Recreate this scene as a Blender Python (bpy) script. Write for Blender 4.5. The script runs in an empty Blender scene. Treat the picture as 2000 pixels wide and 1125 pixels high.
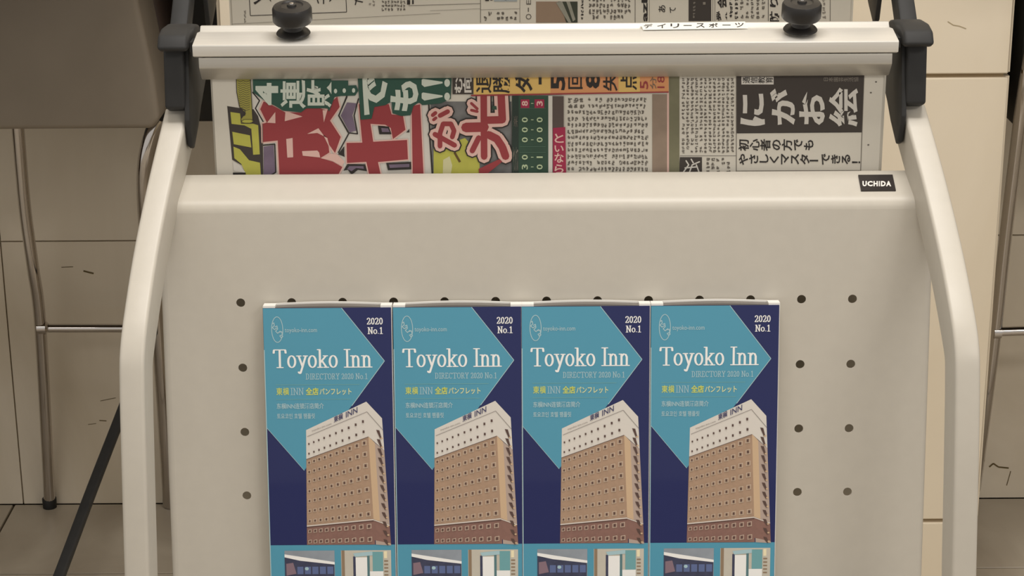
import bpy, bmesh, math, random
from mathutils import Vector, Matrix
from mathutils.geometry import tessellate_polygon

# ------------------------------------------------------------------ camera, world, lights, exposure
SC = bpy.context.scene
COL = SC.collection
W, H = 2000, 1125
FPX = 4000.0                                  # focal length in pixels of the 2000 px wide frame
PITCH, ROLL, CAM_Z = math.radians(18.4), math.radians(0.36), 1.25
sp, cp = math.sin(PITCH), math.cos(PITCH)
_r, _u = Vector((1, 0, 0)), Vector((0, sp, cp))
FWD = Vector((0, cp, -sp))
RT = _r * math.cos(ROLL) - _u * math.sin(ROLL)
UP = _r * math.sin(ROLL) + _u * math.cos(ROLL)
CAMP = Vector((0, 0, CAM_Z))
cd = bpy.data.cameras.new('camera')
cam = bpy.data.objects.new('camera', cd)
COL.objects.link(cam)
cd.sensor_width = 36
cd.lens = FPX / W * 36
cd.clip_start = 0.05
M = Matrix((RT, UP, -FWD)).transposed().to_4x4()
M.translation = CAMP
cam.matrix_world = M
SC.camera = cam

wd = bpy.data.worlds.new('world')
SC.world = wd
wd.use_nodes = True
wd.node_tree.nodes['Background'].inputs[0].default_value = (1.0, 0.955, 0.90, 1)
wd.node_tree.nodes['Background'].inputs[1].default_value = 0.60


def area(name, loc, aim, sx, sy, power, col):
    l = bpy.data.lights.new(name, 'AREA')
    l.shape = 'RECTANGLE'
    l.size, l.size_y, l.energy, l.color = sx, sy, power, col
    o = bpy.data.objects.new(name, l)
    COL.objects.link(o)
    o.location = loc
    o.rotation_euler = (Vector(aim) - Vector(loc)).to_track_quat('-Z', 'Y').to_euler()
    return o


WARM = (1.0, 0.955, 0.905)
area('ceiling_area_light', (0.15, 1.32, 2.68), (0.15, 1.32, 0), 1.3, 0.5, 33, WARM)
area('ceiling_area_light', (1.7, -0.9, 2.68), (1.7, -0.9, 0), 1.2, 0.6, 34, WARM)  # added lamp, placed to brighten the right alcove below the counter
area('ceiling_area_light', (-1.7, -0.9, 2.68), (-1.7, -0.9, 0), 1.2, 0.6, 8, WARM)

vs = SC.view_settings
vs.view_transform = 'Standard'
vs.look = 'None'
vs.gamma = 1
vs.use_curve_mapping = False
vs.exposure = 0.0
random.seed(4)


# ------------------------------------------------------------------ helpers
def ray(px, py):
    """direction through a photo pixel with unit advance along the viewing axis"""
    return FWD + RT * ((px - W / 2) / FPX) + UP * ((H / 2 - py) / FPX)


def atd(px, py, d):
    return CAMP + ray(px, py) * d


def atY(px, py, Y):
    r = ray(px, py)
    return CAMP + r * (Y / r.y)


def atX(px, py, X):
    r = ray(px, py)
    return CAMP + r * (X / r.x)


def atZ(px, py, Z=0.0):
    r = ray(px, py)
    return CAMP + r * ((Z - CAM_Z) / r.z)


def lin(c):
    f = lambda v: (v / 255) / 12.92 if v / 255 <= 0.04045 else ((v / 255 + 0.055) / 1.055) ** 2.4
    return (f(c[0]), f(c[1]), f(c[2]), 1)


MATS = {}


def mat(name, rgb, rough=0.5, metal=0.0, var=0.0, scale=20.0, bump=0.0, stretch=(1, 1, 1), spec=0.5, coat=0.0):
    if name in MATS:
        return MATS[name]
    m = bpy.data.materials.new(name)
    m.use_nodes = True
    nt = m.node_tree
    b = nt.nodes['Principled BSDF']
    b.inputs['Roughness'].default_value = rough
    b.inputs['Metallic'].default_value = metal
    b.inputs['Specular IOR Level'].default_value = spec
    b.inputs['Coat Weight'].default_value = coat
    c = lin(rgb)
    b.inputs['Base Color'].default_value = c
    if var or bump:
        tc = nt.nodes.new('ShaderNodeTexCoord')
        mp = nt.nodes.new('ShaderNodeMapping')
        mp.inputs['Scale'].default_value = stretch
        nz = nt.nodes.new('ShaderNodeTexNoise')
        nz.inputs['Scale'].default_value = scale
        nz.inputs['Detail'].default_value = 6
        nt.links.new(tc.outputs['Object'], mp.inputs[0])
        nt.links.new(mp.outputs[0], nz.inputs['Vector'])
    if var:
        rp = nt.nodes.new('ShaderNodeValToRGB')
        rp.color_ramp.elements[0].position = 0.3
        rp.color_ramp.elements[1].position = 0.7
        rp.color_ramp.elements[0].color = tuple(v * (1 - var) for v in c[:3]) + (1,)
        rp.color_ramp.elements[1].color = tuple(min(1, v * (1 + var)) for v in c[:3]) + (1,)
        nt.links.new(nz.outputs['Fac'], rp.inputs[0])
        nt.links.new(rp.outputs[0], b.inputs['Base Color'])
    if bump:
        bp = nt.nodes.new('ShaderNodeBump')
        bp.inputs['Strength'].default_value = bump
        bp.inputs['Distance'].default_value = 0.002
        nt.links.new(nz.outputs['Fac'], bp.inputs['Height'])
        nt.links.new(bp.outputs[0], b.inputs['Normal'])
    MATS[name] = m
    return m


def marble(name, rgb, rough, dark, scale=3.0, amount=0.45):
    m = bpy.data.materials.new(name)
    m.use_nodes = True
    nt = m.node_tree
    b = nt.nodes['Principled BSDF']
    b.inputs['Roughness'].default_value = rough
    tc = nt.nodes.new('ShaderNodeTexCoord')
    mp = nt.nodes.new('ShaderNodeMapping')
    mp.inputs['Scale'].default_value = (1.0, 1.0, 0.45)
    nz = nt.nodes.new('ShaderNodeTexNoise')
    nz.inputs['Scale'].default_value = scale
    nz.inputs['Detail'].default_value = 9
    nz.inputs['Distortion'].default_value = 1.4
    rp = nt.nodes.new('ShaderNodeValToRGB')
    rp.color_ramp.elements[0].position = 0.30
    rp.color_ramp.elements[0].color = lin(dark)
    rp.color_ramp.elements[1].position = 0.30 + amount
    rp.color_ramp.elements[1].color = lin(rgb)
    nt.links.new(tc.outputs['Object'], mp.inputs[0])
    nt.links.new(mp.outputs[0], nz.inputs['Vector'])
    nt.links.new(nz.outputs['Fac'], rp.inputs[0])
    nt.links.new(rp.outputs[0], b.inputs['Base Color'])
    return m


def tag(o, label=None, cat=None, group=None, kind=None):
    if label:
        o['label'] = label
    if cat:
        o['category'] = cat
    if group:
        o['group'] = group
    if kind:
        o['kind'] = kind
    return o


def empty(name, loc=(0, 0, 0)):
    o = bpy.data.objects.new(name, None)
    o.empty_display_size = 0.05
    COL.objects.link(o)
    o.location = loc
    return o


def link(name, me, parent=None):
    o = bpy.data.objects.new(name, me)
    COL.objects.link(o)
    if parent is not None:
        o.parent = parent
        o.matrix_parent_inverse = Matrix.Translation(-parent.location)
    return o


def mesh(name, verts, faces, mats, parent=None, idx=None, smooth=False, bevel=0.0, seg=2):
    me = bpy.data.meshes.new(name)
    me.from_pydata([tuple(v) for v in verts], [], faces)
    if not isinstance(mats, (list, tuple)):
        mats = [mats]
    for m in mats:
        me.materials.append(m)
    if idx:
        me.polygons.foreach_set('material_index', idx)
    bm = bmesh.new()
    bm.from_mesh(me)
    if idx is None:
        bmesh.ops.recalc_face_normals(bm, faces=bm.faces)
    if bevel:
        es = [e for e in bm.edges if len(e.link_faces) == 2 and e.calc_face_angle(0) > math.radians(28)]
        bmesh.ops.bevel(bm, geom=es, offset=bevel, segments=seg, profile=0.5, affect='EDGES', clamp_overlap=True)
    bm.to_mesh(me)
    bm.free()
    if smooth or bevel:
        me.polygons.foreach_set('use_smooth', [True] * len(me.polygons))
        me.set_sharp_from_angle(angle=math.radians(40))
    me.update()
    return link(name, me, parent)


def box(name, lo, hi, m, parent=None, bevel=0.0, seg=2):
    x0, y0, z0 = lo
    x1, y1, z1 = hi
    v = [(x0, y0, z0), (x1, y0, z0), (x1, y1, z0), (x0, y1, z0), (x0, y0, z1), (x1, y0, z1), (x1, y1, z1), (x0, y1, z1)]
    f = [(0, 3, 2, 1), (4, 5, 6, 7), (0, 1, 5, 4), (1, 2, 6, 5), (2, 3, 7, 6), (3, 0, 4, 7)]
    return mesh(name, v, f, m, parent, bevel=bevel, seg=seg)


def extr(name, poly, axis, a, b, m, parent=None, bevel=0.0, seg=2):
    """polygon of 2D points extruded along axis 'x' (points are y,z) or 'y' (points are x,z)"""
    mk = (lambda p, t: (t, p[0], p[1])) if axis == 'x' else (lambda p, t: (p[0], t, p[1]))
    n = len(poly)
    v = [mk(p, a) for p in poly] + [mk(p, b) for p in poly]
    f = [tuple(range(n)), tuple(range(2 * n - 1, n - 1, -1))] + [(i, (i + 1) % n, n + (i + 1) % n, n + i) for i in range(n)]
    return mesh(name, v, f, m, parent, bevel=bevel, seg=seg)


def smooth_path(pts, n=6):
    pts = [Vector(p) for p in pts]
    out = []
    for i in range(len(pts) - 1):
        p0, p1, p2, p3 = pts[max(i - 1, 0)], pts[i], pts[i + 1], pts[min(i + 2, len(pts) - 1)]
        for k in range(n):
            t = k / n
            out.append(0.5 * ((2 * p1) + (p2 - p0) * t + (2 * p0 - 5 * p1 + 4 * p2 - p3) * t * t + (3 * p1 - p0 - 3 * p2 + p3) * t ** 3))
    out.append(pts[-1])
    return out


def sweep(name, path, section, m, parent=None, side=Vector((1, 0, 0))):
    """sweep a closed 2D section (a along side, b along the other normal) on a path"""
    verts, faces = [], []
    n = len(section)
    for i, p in enumerate(path):
        t = (path[min(i + 1, len(path) - 1)] - path[max(i - 1, 0)]).normalized()
        s = (side - t * side.dot(t)).normalized()
        b = t.cross(s)
        for (u, v) in section:
            verts.append(p + s * u + b * v)
    for i in range(len(path) - 1):
        for k in range(n):
            a, c = i * n + k, i * n + (k + 1) % n
            faces.append((a, c, c + n, a + n))
    faces.append(tuple(range(n)))
    faces.append(tuple(range(len(verts) - 1, len(verts) - n - 1, -1)))
    return mesh(name, verts, faces, m, parent, smooth=True)


def circ(r, n=14):
    return [(r * math.cos(2 * math.pi * k / n), r * math.sin(2 * math.pi * k / n)) for k in range(n)]


def rrect(w, h, r, n=4):
    out = []
    for cx, cy, a0 in ((w / 2 - r, h / 2 - r, 0), (-w / 2 + r, h / 2 - r, 90), (-w / 2 + r, -h / 2 + r, 180), (w / 2 - r, -h / 2 + r, 270)):
        for k in range(n + 1):
            a = math.radians(a0 + 90 * k / n)
            out.append((cx + r * math.cos(a), cy + r * math.sin(a)))
    return out


def lathe(name, prof, m, parent, origin, axis, n=36, knurl=0.0):
    """prof: list of (radius, height along the axis)"""
    axis = Vector(axis).normalized()
    s = axis.orthogonal().normalized()
    t = axis.cross(s)
    verts, faces = [], []
    for (r, h) in prof:
        for k in range(n):
            a = 2 * math.pi * k / n
            rr = r * (1 - (knurl if (k % 2) else 0))
            verts.append(Vector(origin) + axis * h + (s * math.cos(a) + t * math.sin(a)) * rr)
    for i in range(len(prof) - 1):
        for k in range(n):
            a, b = i * n + k, i * n + (k + 1) % n
            faces.append((a, b, b + n, a + n))
    faces.append(tuple(range(n - 1, -1, -1)))
    faces.append(tuple(range(len(verts) - n, len(verts))))
    return mesh(name, verts, faces, m, parent, smooth=True)


# ---- flat print: polygons on a sheet, a few hundredths of a millimetre apart
class Print:
    def __init__(self, mapper):
        self.map = mapper                    # (u, v, layer) -> world point
        self.v, self.f, self.i, self.m = [], [], [], []

    def mi(self, m):
        if m not in self.m:
            self.m.append(m)
        return self.m.index(m)

    def raw(self, pts, faces, m, layer):
        b = len(self.v)
        self.n = (getattr(self, 'n', 0) + 1) % 40        # never two inks in exactly the same plane
        layer = layer + self.n * 0.02
        self.v += [self.map(p[0], p[1], layer) for p in pts]
        k = self.mi(m)
        for f in faces:
            self.f.append(tuple(b + j for j in f))
            self.i.append(k)

    def poly(self, pts, m, layer):
        pts = [Vector((p[0], p[1], 0)) for p in pts]
        self.raw(pts, [tuple(t) for t in tessellate_polygon([pts])], m, layer)

    def rect(self, x0, y0, x1, y1, m, layer):
        self.raw([(x0, y0), (x1, y0), (x1, y1), (x0, y1)], [(0, 1, 2, 3)], m, layer)

    def stroke(self, pts, w, m, layer, cap=True, closed=False):
        pts = [Vector((p[0], p[1])) for p in pts]
        if closed:
            pts.append(pts[0])
        for a, b in zip(pts[:-1], pts[1:]):
            d = b - a
            if d.length < 1e-6:
                continue
            n = Vector((-d.y, d.x)).normalized() * w / 2
            self.raw([a + n, b + n, b - n, a - n], [(0, 1, 2, 3)], m, layer)
        if cap:
            for p in pts:
                self.raw([(p.x + w / 2 * math.cos(k * math.pi / 4), p.y + w / 2 * math.sin(k * math.pi / 4)) for k in range(8)],
                         [tuple(range(8))], m, layer)

    def disc(self, x, y, rx, ry, m, layer, n=14):
        self.raw([(x + rx * math.cos(2 * math.pi * k / n), y + ry * math.sin(2 * math.pi * k / n)) for k in range(n)], [tuple(range(n))], m, layer)

    def build(self, name, parent):
        me = bpy.data.meshes.new(name)
        me.from_pydata([tuple(p) for p in self.v], [], self.f)
        for m in self.m:
            me.materials.append(m)
        me.polygons.foreach_set('material_index', self.i)
        me.update()
        return link(name, me, parent)

    # --- lettering
    def text(self, s, x0, y0, x1, y1, m, layer, rot=0, bold=0.0, slant=0.0):
        """fit the ink of a word into a rectangle; rot=1 turns it a quarter turn counter-clockwise"""
        vs_, fs = glyph(s, bold)
        if not vs_:
            return
        ax, bx = min(p[0] for p in vs_), max(p[0] for p in vs_)
        ay, by = min(p[1] for p in vs_), max(p[1] for p in vs_)
        wx, wy = max(bx - ax, 1e-3), max(by - ay, 1e-3)
        out = []
        for (gx, gy) in vs_:
            tx, ty = (gx - ax) / wx, (gy - ay) / wy
            if rot:
                out.append((x0 + (1 - ty) * (x1 - x0), y1 - tx * (y1 - y0)))
            else:
                out.append((x0 + tx * (x1 - x0), y1 - ty * (y1 - y0) + slant * tx))
        self.raw(out, fs, m, layer)

    def cells(self, s, x0, y0, x1, y1, m, layer, bold=0.0):
        """vertical writing turned a quarter counter-clockwise: characters follow each other left to right"""
        n = len(s)
        cw = (x1 - x0) / n
        for k, ch in enumerate(s):
            v, f = glyph(ch, bold)
            if not v:
                continue
            ex = EMW
            if ch == 'ー':
                v = [(y_, x_) for x_, y_ in v]
            out = [(x0 + k * cw + (0.88 - gy / ex) * cw, y1 - gx / ex * (y1 - y0)) for gx, gy in v]
            self.raw(out, f, m, layer)

    def marks(self, x0, y0, x1, y1, cx, cy, m, layer, density=3, fill=0.95):
        """tiny illegible characters in a grid of cells, a few short strokes each"""
        y = y0
        while y + cy * 0.8 <= y1:
            x = x0
            while x + cx * 0.8 <= x1:
                if random.random() < fill:
                    for _ in range(density + 2):
                        if random.random() < 0.5:
                            a = x + random.uniform(0.05, 0.35) * cx
                            t = y + random.uniform(0.05, 0.75) * cy
                            self.rect(a, t, a + random.uniform(0.3, 0.55) * cx, t + 0.17 * cy, m, layer)
                        else:
                            a = x + random.uniform(0.1, 0.75) * cx
                            t = y + random.uniform(0.05, 0.3) * cy
                            self.rect(a, t, a + 0.17 * cx, t + random.uniform(0.3, 0.5) * cy, m, layer)
                x += cx
            y += cy

    def serif(self, s, x0, base, cap, x1, m, layer, wt=0.085, thin=0.028):
        adv, xs = 0, []
        for ch in s:
            xs.append(adv)
            adv += SERIF[ch][0] if ch in SERIF else 0.4
        sx = (x1 - x0) / (adv - 0.08)
        k = 0
        for ch, o in zip(s, xs):
            if ch not in SERIF:
                continue
            for st in SERIF[ch][1]:
                pts = [(x0 + (p[0] + o) * sx, base - p[1] * cap) for p in st]
                rx, ry = wt * cap, thin * cap
                n = 10
                for a, b in zip(pts[:-1], pts[1:]):
                    hull = []
                    for q in (a, b):
                        hull += [(q[0] + rx * math.cos(2 * math.pi * t / n), q[1] + ry * math.sin(2 * math.pi * t / n)) for t in range(n)]
                    h = convex(hull)
                    self.raw(h, [tuple(range(len(h)))], m, layer)


def convex(p):
    p = sorted(set((round(a, 5), round(b, 5)) for a, b in p))
    def half(q):
        h = []
        for c in q:
            while len(h) > 1 and (h[-1][0] - h[-2][0]) * (c[1] - h[-2][1]) - (h[-1][1] - h[-2][1]) * (c[0] - h[-2][0]) <= 0:
                h.pop()
            h.append(c)
        return h
    a, b = half(p), half(p[::-1])
    return a[:-1] + b[:-1]


def arc(cx, cy, rx, ry, a0, a1, n=12):
    return [(cx + rx * math.cos(math.radians(a0 + (a1 - a0) * k / n)), cy + ry * math.sin(math.radians(a0 + (a1 - a0) * k / n))) for k in range(n + 1)]


SERIF = {
    'T': (0.95, [[(0.04, 1), (0.82, 1)], [(0.43, 1), (0.43, 0)], [(0.24, 0), (0.62, 0)], [(0.0, 0.82), (0.02, 0.97)], [(0.86, 0.82), (0.84, 0.97)]]),
    'o': (0.74, [arc(0.33, 0.33, 0.25, 0.33, 0, 360, 20)]),
    'y': (0.74, [[(0.1, 0.64), (0.36, 0.04)], arc(0.16, -0.26, 0.08, 0.08, 180, 300, 4) + [(0.36, 0.04), (0.6, 0.64)], [(-0.02, 0.65), (0.24, 0.65)], [(0.46, 0.65), (0.7, 0.65)]]),
    'k': (0.76, [[(0.14, 1), (0.14, 0)], [(0.0, 1), (0.14, 1)], [(0, 0), (0.28, 0)], [(0.56, 0.64), (0.16, 0.26)], [(0.28, 0.38), (0.58, 0.02)], [(0.44, 0), (0.72, 0)], [(0.42, 0.65), (0.66, 0.65)]]),
    'I': (0.48, [[(0.2, 1), (0.2, 0)], [(0.02, 1), (0.38, 1)], [(0.02, 0), (0.38, 0)]]),
    'n': (0.78, [[(0.14, 0.64), (0.14, 0)], [(0.0, 0.64), (0.14, 0.64)], [(0, 0), (0.28, 0)], [(0.14, 0.5), (0.3, 0.65), (0.44, 0.62), (0.52, 0.48), (0.52, 0)], [(0.38, 0), (0.68, 0)]]),
    '2': (0.66, [[(0.07, 0.76), (0.12, 0.92), (0.28, 1), (0.44, 0.93), (0.48, 0.76), (0.4, 0.52), (0.06, 0.03)], [(0.06, 0.03), (0.5, 0.03), (0.54, 0.22)]]),
    '0': (0.66, [arc(0.29, 0.5, 0.21, 0.48, 0, 360, 20)]),
    '1': (0.6, [[(0.1, 0.84), (0.28, 1), (0.28, 0)], [(0.08, 0), (0.48, 0)]]),
    'N': (0.9, [[(0.12, 1), (0.12, 0)], [(0.12, 1), (0.66, 0)], [(0.66, 1), (0.66, 0)], [(-0.02, 1), (0.16, 1)], [(-0.02, 0), (0.26, 0)], [(0.52, 1), (0.8, 1)]]),
    '.': (0.34, [[(0.08, 0.05), (0.12, 0.05)]]),
    'D': (0.86, [[(0.14, 1), (0.14, 0)], [(0, 1), (0.34, 1), (0.56, 0.88), (0.64, 0.5), (0.56, 0.12), (0.34, 0), (0, 0)]]),
    'R': (0.84, [[(0.14, 1), (0.14, 0)], [(0, 1), (0.38, 1), (0.54, 0.9), (0.54, 0.62), (0.38, 0.5), (0.14, 0.5)], [(0.34, 0.5), (0.62, 0.02), (0.74, 0.02)], [(0, 0), (0.3, 0)]]),
    'E': (0.76, [[(0.14, 1), (0.14, 0)], [(0, 1), (0.54, 1), (0.56, 0.8)], [(0.14, 0.52), (0.42, 0.52)], [(0, 0), (0.56, 0), (0.6, 0.22)]]),
    'C': (0.82, [arc(0.38, 0.5, 0.31, 0.5, 50, 310, 16), [(0.6, 0.98), (0.6, 0.78)]]),
    'O': (0.88, [arc(0.38, 0.5, 0.33, 0.5, 0, 360, 20)]),
    'Y': (0.8, [[(0.1, 1), (0.37, 0.48)], [(0.64, 1), (0.37, 0.48), (0.37, 0)], [(-0.02, 1), (0.24, 1)], [(0.52, 1), (0.76, 1)], [(0.22, 0), (0.52, 0)]]),
}

_G = {}
_tc = bpy.data.curves.new('lettering', 'FONT')
_to = bpy.data.objects.new('lettering', _tc)
COL.objects.link(_to)


def glyph(s, bold=0.0):
    key = (s, round(bold, 4))
    if key in _G:
        return _G[key]
    _tc.body = s
    _tc.size = 1.0
    _tc.offset = bold
    _tc.resolution_u = 2
    dg = bpy.context.evaluated_depsgraph_get()
    dg.update()
    me = bpy.data.meshes.new_from_object(_to.evaluated_get(dg), depsgraph=dg)
    v = [(p.co.x, p.co.y) for p in me.vertices]
    f = [tuple(p.vertices) for p in me.polygons]
    bpy.data.meshes.remove(me)
    _G[key] = (v, f)
    return _G[key]


_v, _ = glyph('国')
EMW = (max(p[0] for p in _v) + min(p[0] for p in _v)) if _v else 1.0      # em width from a full-width character

# ------------------------------------------------------------------ materials
STEEL = mat('cream_steel', (200, 194, 182), 0.42, var=0.015, scale=90, bump=0.05)
BLACKP = mat('black_plastic', (50, 50, 50), 0.6, var=0.08, scale=60, bump=0.05, spec=0.3)
BLACKD = mat('black_knob', (34, 32, 31), 0.4)
ALU = mat('satin_aluminium', (236, 233, 226), 0.40, metal=0.4, var=0.04, scale=30, stretch=(0.4, 30, 30))
ALU_SHADE = mat('shaded_aluminium', (196, 191, 181), 0.36, metal=0.55, var=0.04, scale=30, stretch=(0.4, 30, 30))  # same aluminium, with the shade on the lower rail put into its colour
CHROME = mat('chrome', (205, 200, 196), 0.10, metal=1.0)
LEATHER = mat('brown_leather', (134, 124, 110), 0.5, var=0.05, scale=12, bump=0.15)
LEATHER_D = mat('dark_brown_leather', (62, 50, 44), 0.5, var=0.08, scale=20)
SHELL = mat('black_shell', (28, 27, 25), 0.5)
PAPER = mat('newsprint_paper', (214, 209, 197), 0.9, var=0.03, scale=14)
PAPER2 = mat('newsprint_paper_back', (218, 212, 198), 0.9, var=0.03, scale=14)
INK = mat('black_ink', (48, 44, 42), 0.8)
INKG = mat('grey_ink', (104, 98, 90), 0.8)
INKF = mat('faint_ink', (140, 133, 123), 0.8)
BOXD = mat('dark_print', (66, 60, 56), 0.8)
RED = mat('red_print', (152, 62, 66), 0.8)
PINK = mat('pale_pink_print', (224, 186, 176), 0.8)
WHITEP = mat('pale_print', (212, 208, 200), 0.8)
PURP = mat('purple_print', (120, 105, 125), 0.8, var=0.15, scale=60)
GREEN = mat('dark_green_print', (48, 84, 72), 0.8)
MINT = mat('pale_green_print', (204, 212, 200), 0.8)
YEL = mat('yellow_green_print', (186, 184, 84), 0.8, var=0.08, scale=60)
YELD = mat('olive_print', (160, 154, 76), 0.8)
YEO = mat('yellow_orange_print', (222, 186, 110), 0.8)
ORA = mat('orange_print', (216, 152, 104), 0.8)
BOARD = mat('scoreboard_green', (52, 78, 64), 0.8, var=0.1, scale=50)
CRIM = mat('crimson_print', (160, 44, 76), 0.8)
TAUPE = mat('taupe_print', (150, 132, 116), 0.8, var=0.1, scale=70)
OLIV = mat('grey_olive_print', (120, 118, 94), 0.8, var=0.15, scale=50)
STICK = mat('white_sticker', (240, 238, 230), 0.6)

# ------------------------------------------------------------------ the setting
YW = atZ(1000, 979).y                       # back wall stands where it meets the floor
YP = 2.42                                   # face of the cream pillar
TCR = marble('cream_wall_tile', (243, 232, 212), 0.32, (226, 211, 184), 2.6)
TBR = marble('beige_wall_tile', (240, 230, 212), 0.26, (206, 193, 170), 3.2)
TFL = marble('grey_floor_tile', (202, 192, 174), 0.35, (166, 154, 136), 4.0)
GROUT = mat('grout', (92, 80, 62), 0.9)
GROUTC = mat('cream_grout', (168, 148, 116), 0.9)

floor = tag(box('floor', (-2.2, -2.0, -0.06), (2.4, YW + 0.3, -0.004), GROUT), kind='structure')
yj = atZ(1000, 1115).y
rows = [(yj, YW)]
y = yj
while y > -0.2:
    rows.append((y - 0.6, y))
    y -= 0.6
for (a, b) in rows:
    for k in range(-4, 4):
        x0 = -0.135 + 0.6 * k
        box('tile', (x0 + 0.0015, a + 0.0015, -0.004), (x0 + 0.5985, b - 0.0015, 0.0), TFL, floor, bevel=0.0008, seg=1)

xl = atY(428, 20, YP).x
xr = atY(1977, 20, YP).x
zt = [0.0] + [atY(1880, q, YP).z for q in (1015, 147)]
zt += [zt[2] + (zt[2] - zt[1]), zt[2] + 2 * (zt[2] - zt[1]), 2.7]
pil = tag(box('wall_pillar', (xl + 0.004, YP + 0.004, 0), (xr - 0.004, YW + 0.2, 2.7), GROUTC), kind='structure')
xm = (xl + xr) / 2
for a, b in zip(zt[:-1], zt[1:]):
    for x0, x1 in ((xl, xm), (xm, xr)):
        box('tile', (x0 + (0.0015 if x0 == xm else 0), YP - 0.004, a + 0.0025), (x1 - (0.0015 if x1 == xm else 0), YP + 0.006, b - 0.0025), TCR, pil, bevel=0.0015, seg=1)
for sx, x0, x1 in ((-1, xl - 0.010, xl + 0.004), (1, xr - 0.004, xr + 0.010)):
    for a, b in zip(zt[:-1], zt[1:]):
        lo_, hi_ = (xl - 0.004, xl + 0.006) if sx < 0 else (xr - 0.006, xr + 0.004)
        box('tile', (lo_, YP + 0.0065, a + 0.0025), (hi_, YW - 0.001, b - 0.0025), TCR, pil)

zw = [0.0, atY(120, 471, YW).z]
while zw[-1] < 2.6:
    zw.append(zw[-1] + zw[1])
xj = atY(44, 960, YW).x
wall = tag(box('wall_back', (-2.2, YW + 0.006, 0), (2.4, YW + 0.12, zw[-1]), mat('beige_grout', (176, 162, 138), 0.9)), kind='structure')
for a, b in zip(zw[:-1], zw[1:]):
    for k in range(-3, 6):
        x0, x1 = xj + 0.6 * k, xj + 0.6 * (k + 1)
        if x0 > xl - 0.01 and x1 < xr + 0.01:
            continue
        if x0 < xl < x1:
            x1 = xl - 0.006
        elif x0 < xr < x1:
            x0 = xr + 0.006
        if x1 > 2.4 or x0 < -2.2:
            continue
        box('tile', (x0 + 0.001, YW, a + 0.001), (x1 - 0.001, YW + 0.006, b - 0.001), TBR, wall)
tag(box('ceiling', (-2.2, -2.0, 2.7), (2.4, YW + 0.12, 2.76), mat('white_ceiling', (226, 222, 212), 0.9)), kind='structure')

# scuffs on the tiles, thin smears a real hand would feel
SCUF = mat('scuff_mark', (104, 88, 52), 0.7)
SCUFL = mat('pale_scuff_mark', (176, 160, 128), 0.7)


def scuff(name, pts, Y, w, m, parent):
    p = Print(lambda u, v, l: atY(u, v, Y) + Vector((0, -0.0004, 0)))
    p.stroke(pts, w, m, 0, cap=False)
    p.build(name, parent)


scuff('scuff_mark', [(163, 529), (174, 532), (183, 534)], YW, 3.2, SCUF, wall)
scuff('scuff_mark', [(120, 522), (143, 521)], YW, 1.4, SCUF, wall)
scuff('scuff_mark', [(194, 821), (208, 822)], YW, 1.8, SCUF, wall)
scuff('scuff_mark', [(172, 829), (188, 827)], YW, 1.0, SCUF, wall)
scuff('scuff_mark', [(196, 783), (226, 777)], YW, 1.2, SCUF, wall)
scuff('scuff_mark', [(1932, 912), (1940, 905), (1950, 912), (1970, 914)], YW, 3.0, SCUF, wall)
scuff('scuff_mark', [(1974, 920), (1966, 948)], YW, 1.6, SCUF, wall)
scuff('scuff_mark', [(1851, 42), (1862, 49), (1874, 51), (1887, 56)], YP - 0.004, 1.8, SCUFL, pil)

# ------------------------------------------------------------------ unseen counters, added above the frame to shade the alcoves
CT = mat('shading_counter_wood', (70, 52, 38), 0.4, var=0.2, scale=10, stretch=(1, 8, 8))
for lx0, lx1, lab in ((-2.1, xl - 0.012, 'unseen dark wood counter top added to shade the alcove left of the cream tiled pillar'),
                      (xr + 0.012, 2.3, 'unseen dark wood counter top added to shade the alcove right of the cream tiled pillar')):
    c = tag(empty('counter', ((lx0 + lx1) / 2, 2.4, 0)), lab, 'counter', 'added shading counters beside the pillar')
    box('shading_counter_top', (lx0, 1.92 if lx0 < -1 else 2.12, 0.96), (lx1, YW - 0.001, 1.0), CT, c, bevel=0.004)
    ex = lx0 + 0.03 if lx0 < -1 else lx1 - 0.03
    box('shading_counter_end', (ex - 0.02, 2.0, 0.001), (ex + 0.02, YW - 0.001, 0.96), CT, c, bevel=0.003)

# ------------------------------------------------------------------ chair on the left
RUB = mat('black_rubber', (24, 23, 22), 0.6)


def tube(name, pts, r, m, parent, n=6, k=14):
    return sweep(name, smooth_path(pts, n), circ(r, k), m, parent, side=Vector((0.3, 1, 0.05)).normalized() if abs((Vector(pts[-1]) - Vector(pts[0])).normalized().x) > 0.7 else Vector((1, 0, 0)))


chl = tag(empty('bar_chair', (-0.75, 2.55, 0)), 'brown leather chair on thin chrome legs left of the newspaper rack', 'chair', 'chairs by the counters')
YC = 2.40
zb = atY(150, 246, YC + 0.02).z
pr = [(-1.02, zb), (atY(297, 246, YC).x, zb), (atY(312, 236, YC).x, zb + 0.012), (atY(300, 150, YC).x, atY(300, 150, YC).z),
      (atY(268, 0, YC).x, atY(268, 0, YC).z), (atY(262, -60, YC).x, 0.86), (-1.0, 0.86)]
sc_ = extr('seat_back', pr, 'y', YC, YC + 0.17, LEATHER, chl, bevel=0.028, seg=5)
pd = [(-1.0, zb + 0.01), (atY(306, 240, YC + 0.09).x, zb + 0.01), (atY(322, 200, YC + 0.09).x, atY(322, 205, YC + 0.09).z),
      (atY(322, 60, YC + 0.09).x, atY(322, 60, YC + 0.09).z), (atY(290, -60, YC + 0.09).x, 0.85), (-0.98, 0.85)]
extr('side_padding', pd, 'y', YC + 0.09, YC + 0.2, LEATHER_D, chl, bevel=0.02, seg=4)
zs = atY(400, 232, 2.62).z
box('shell', (-0.9, YC + 0.2, zs), (xl - 0.010, YC + 0.34, 0.87), SHELL, chl, bevel=0.006)
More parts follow.
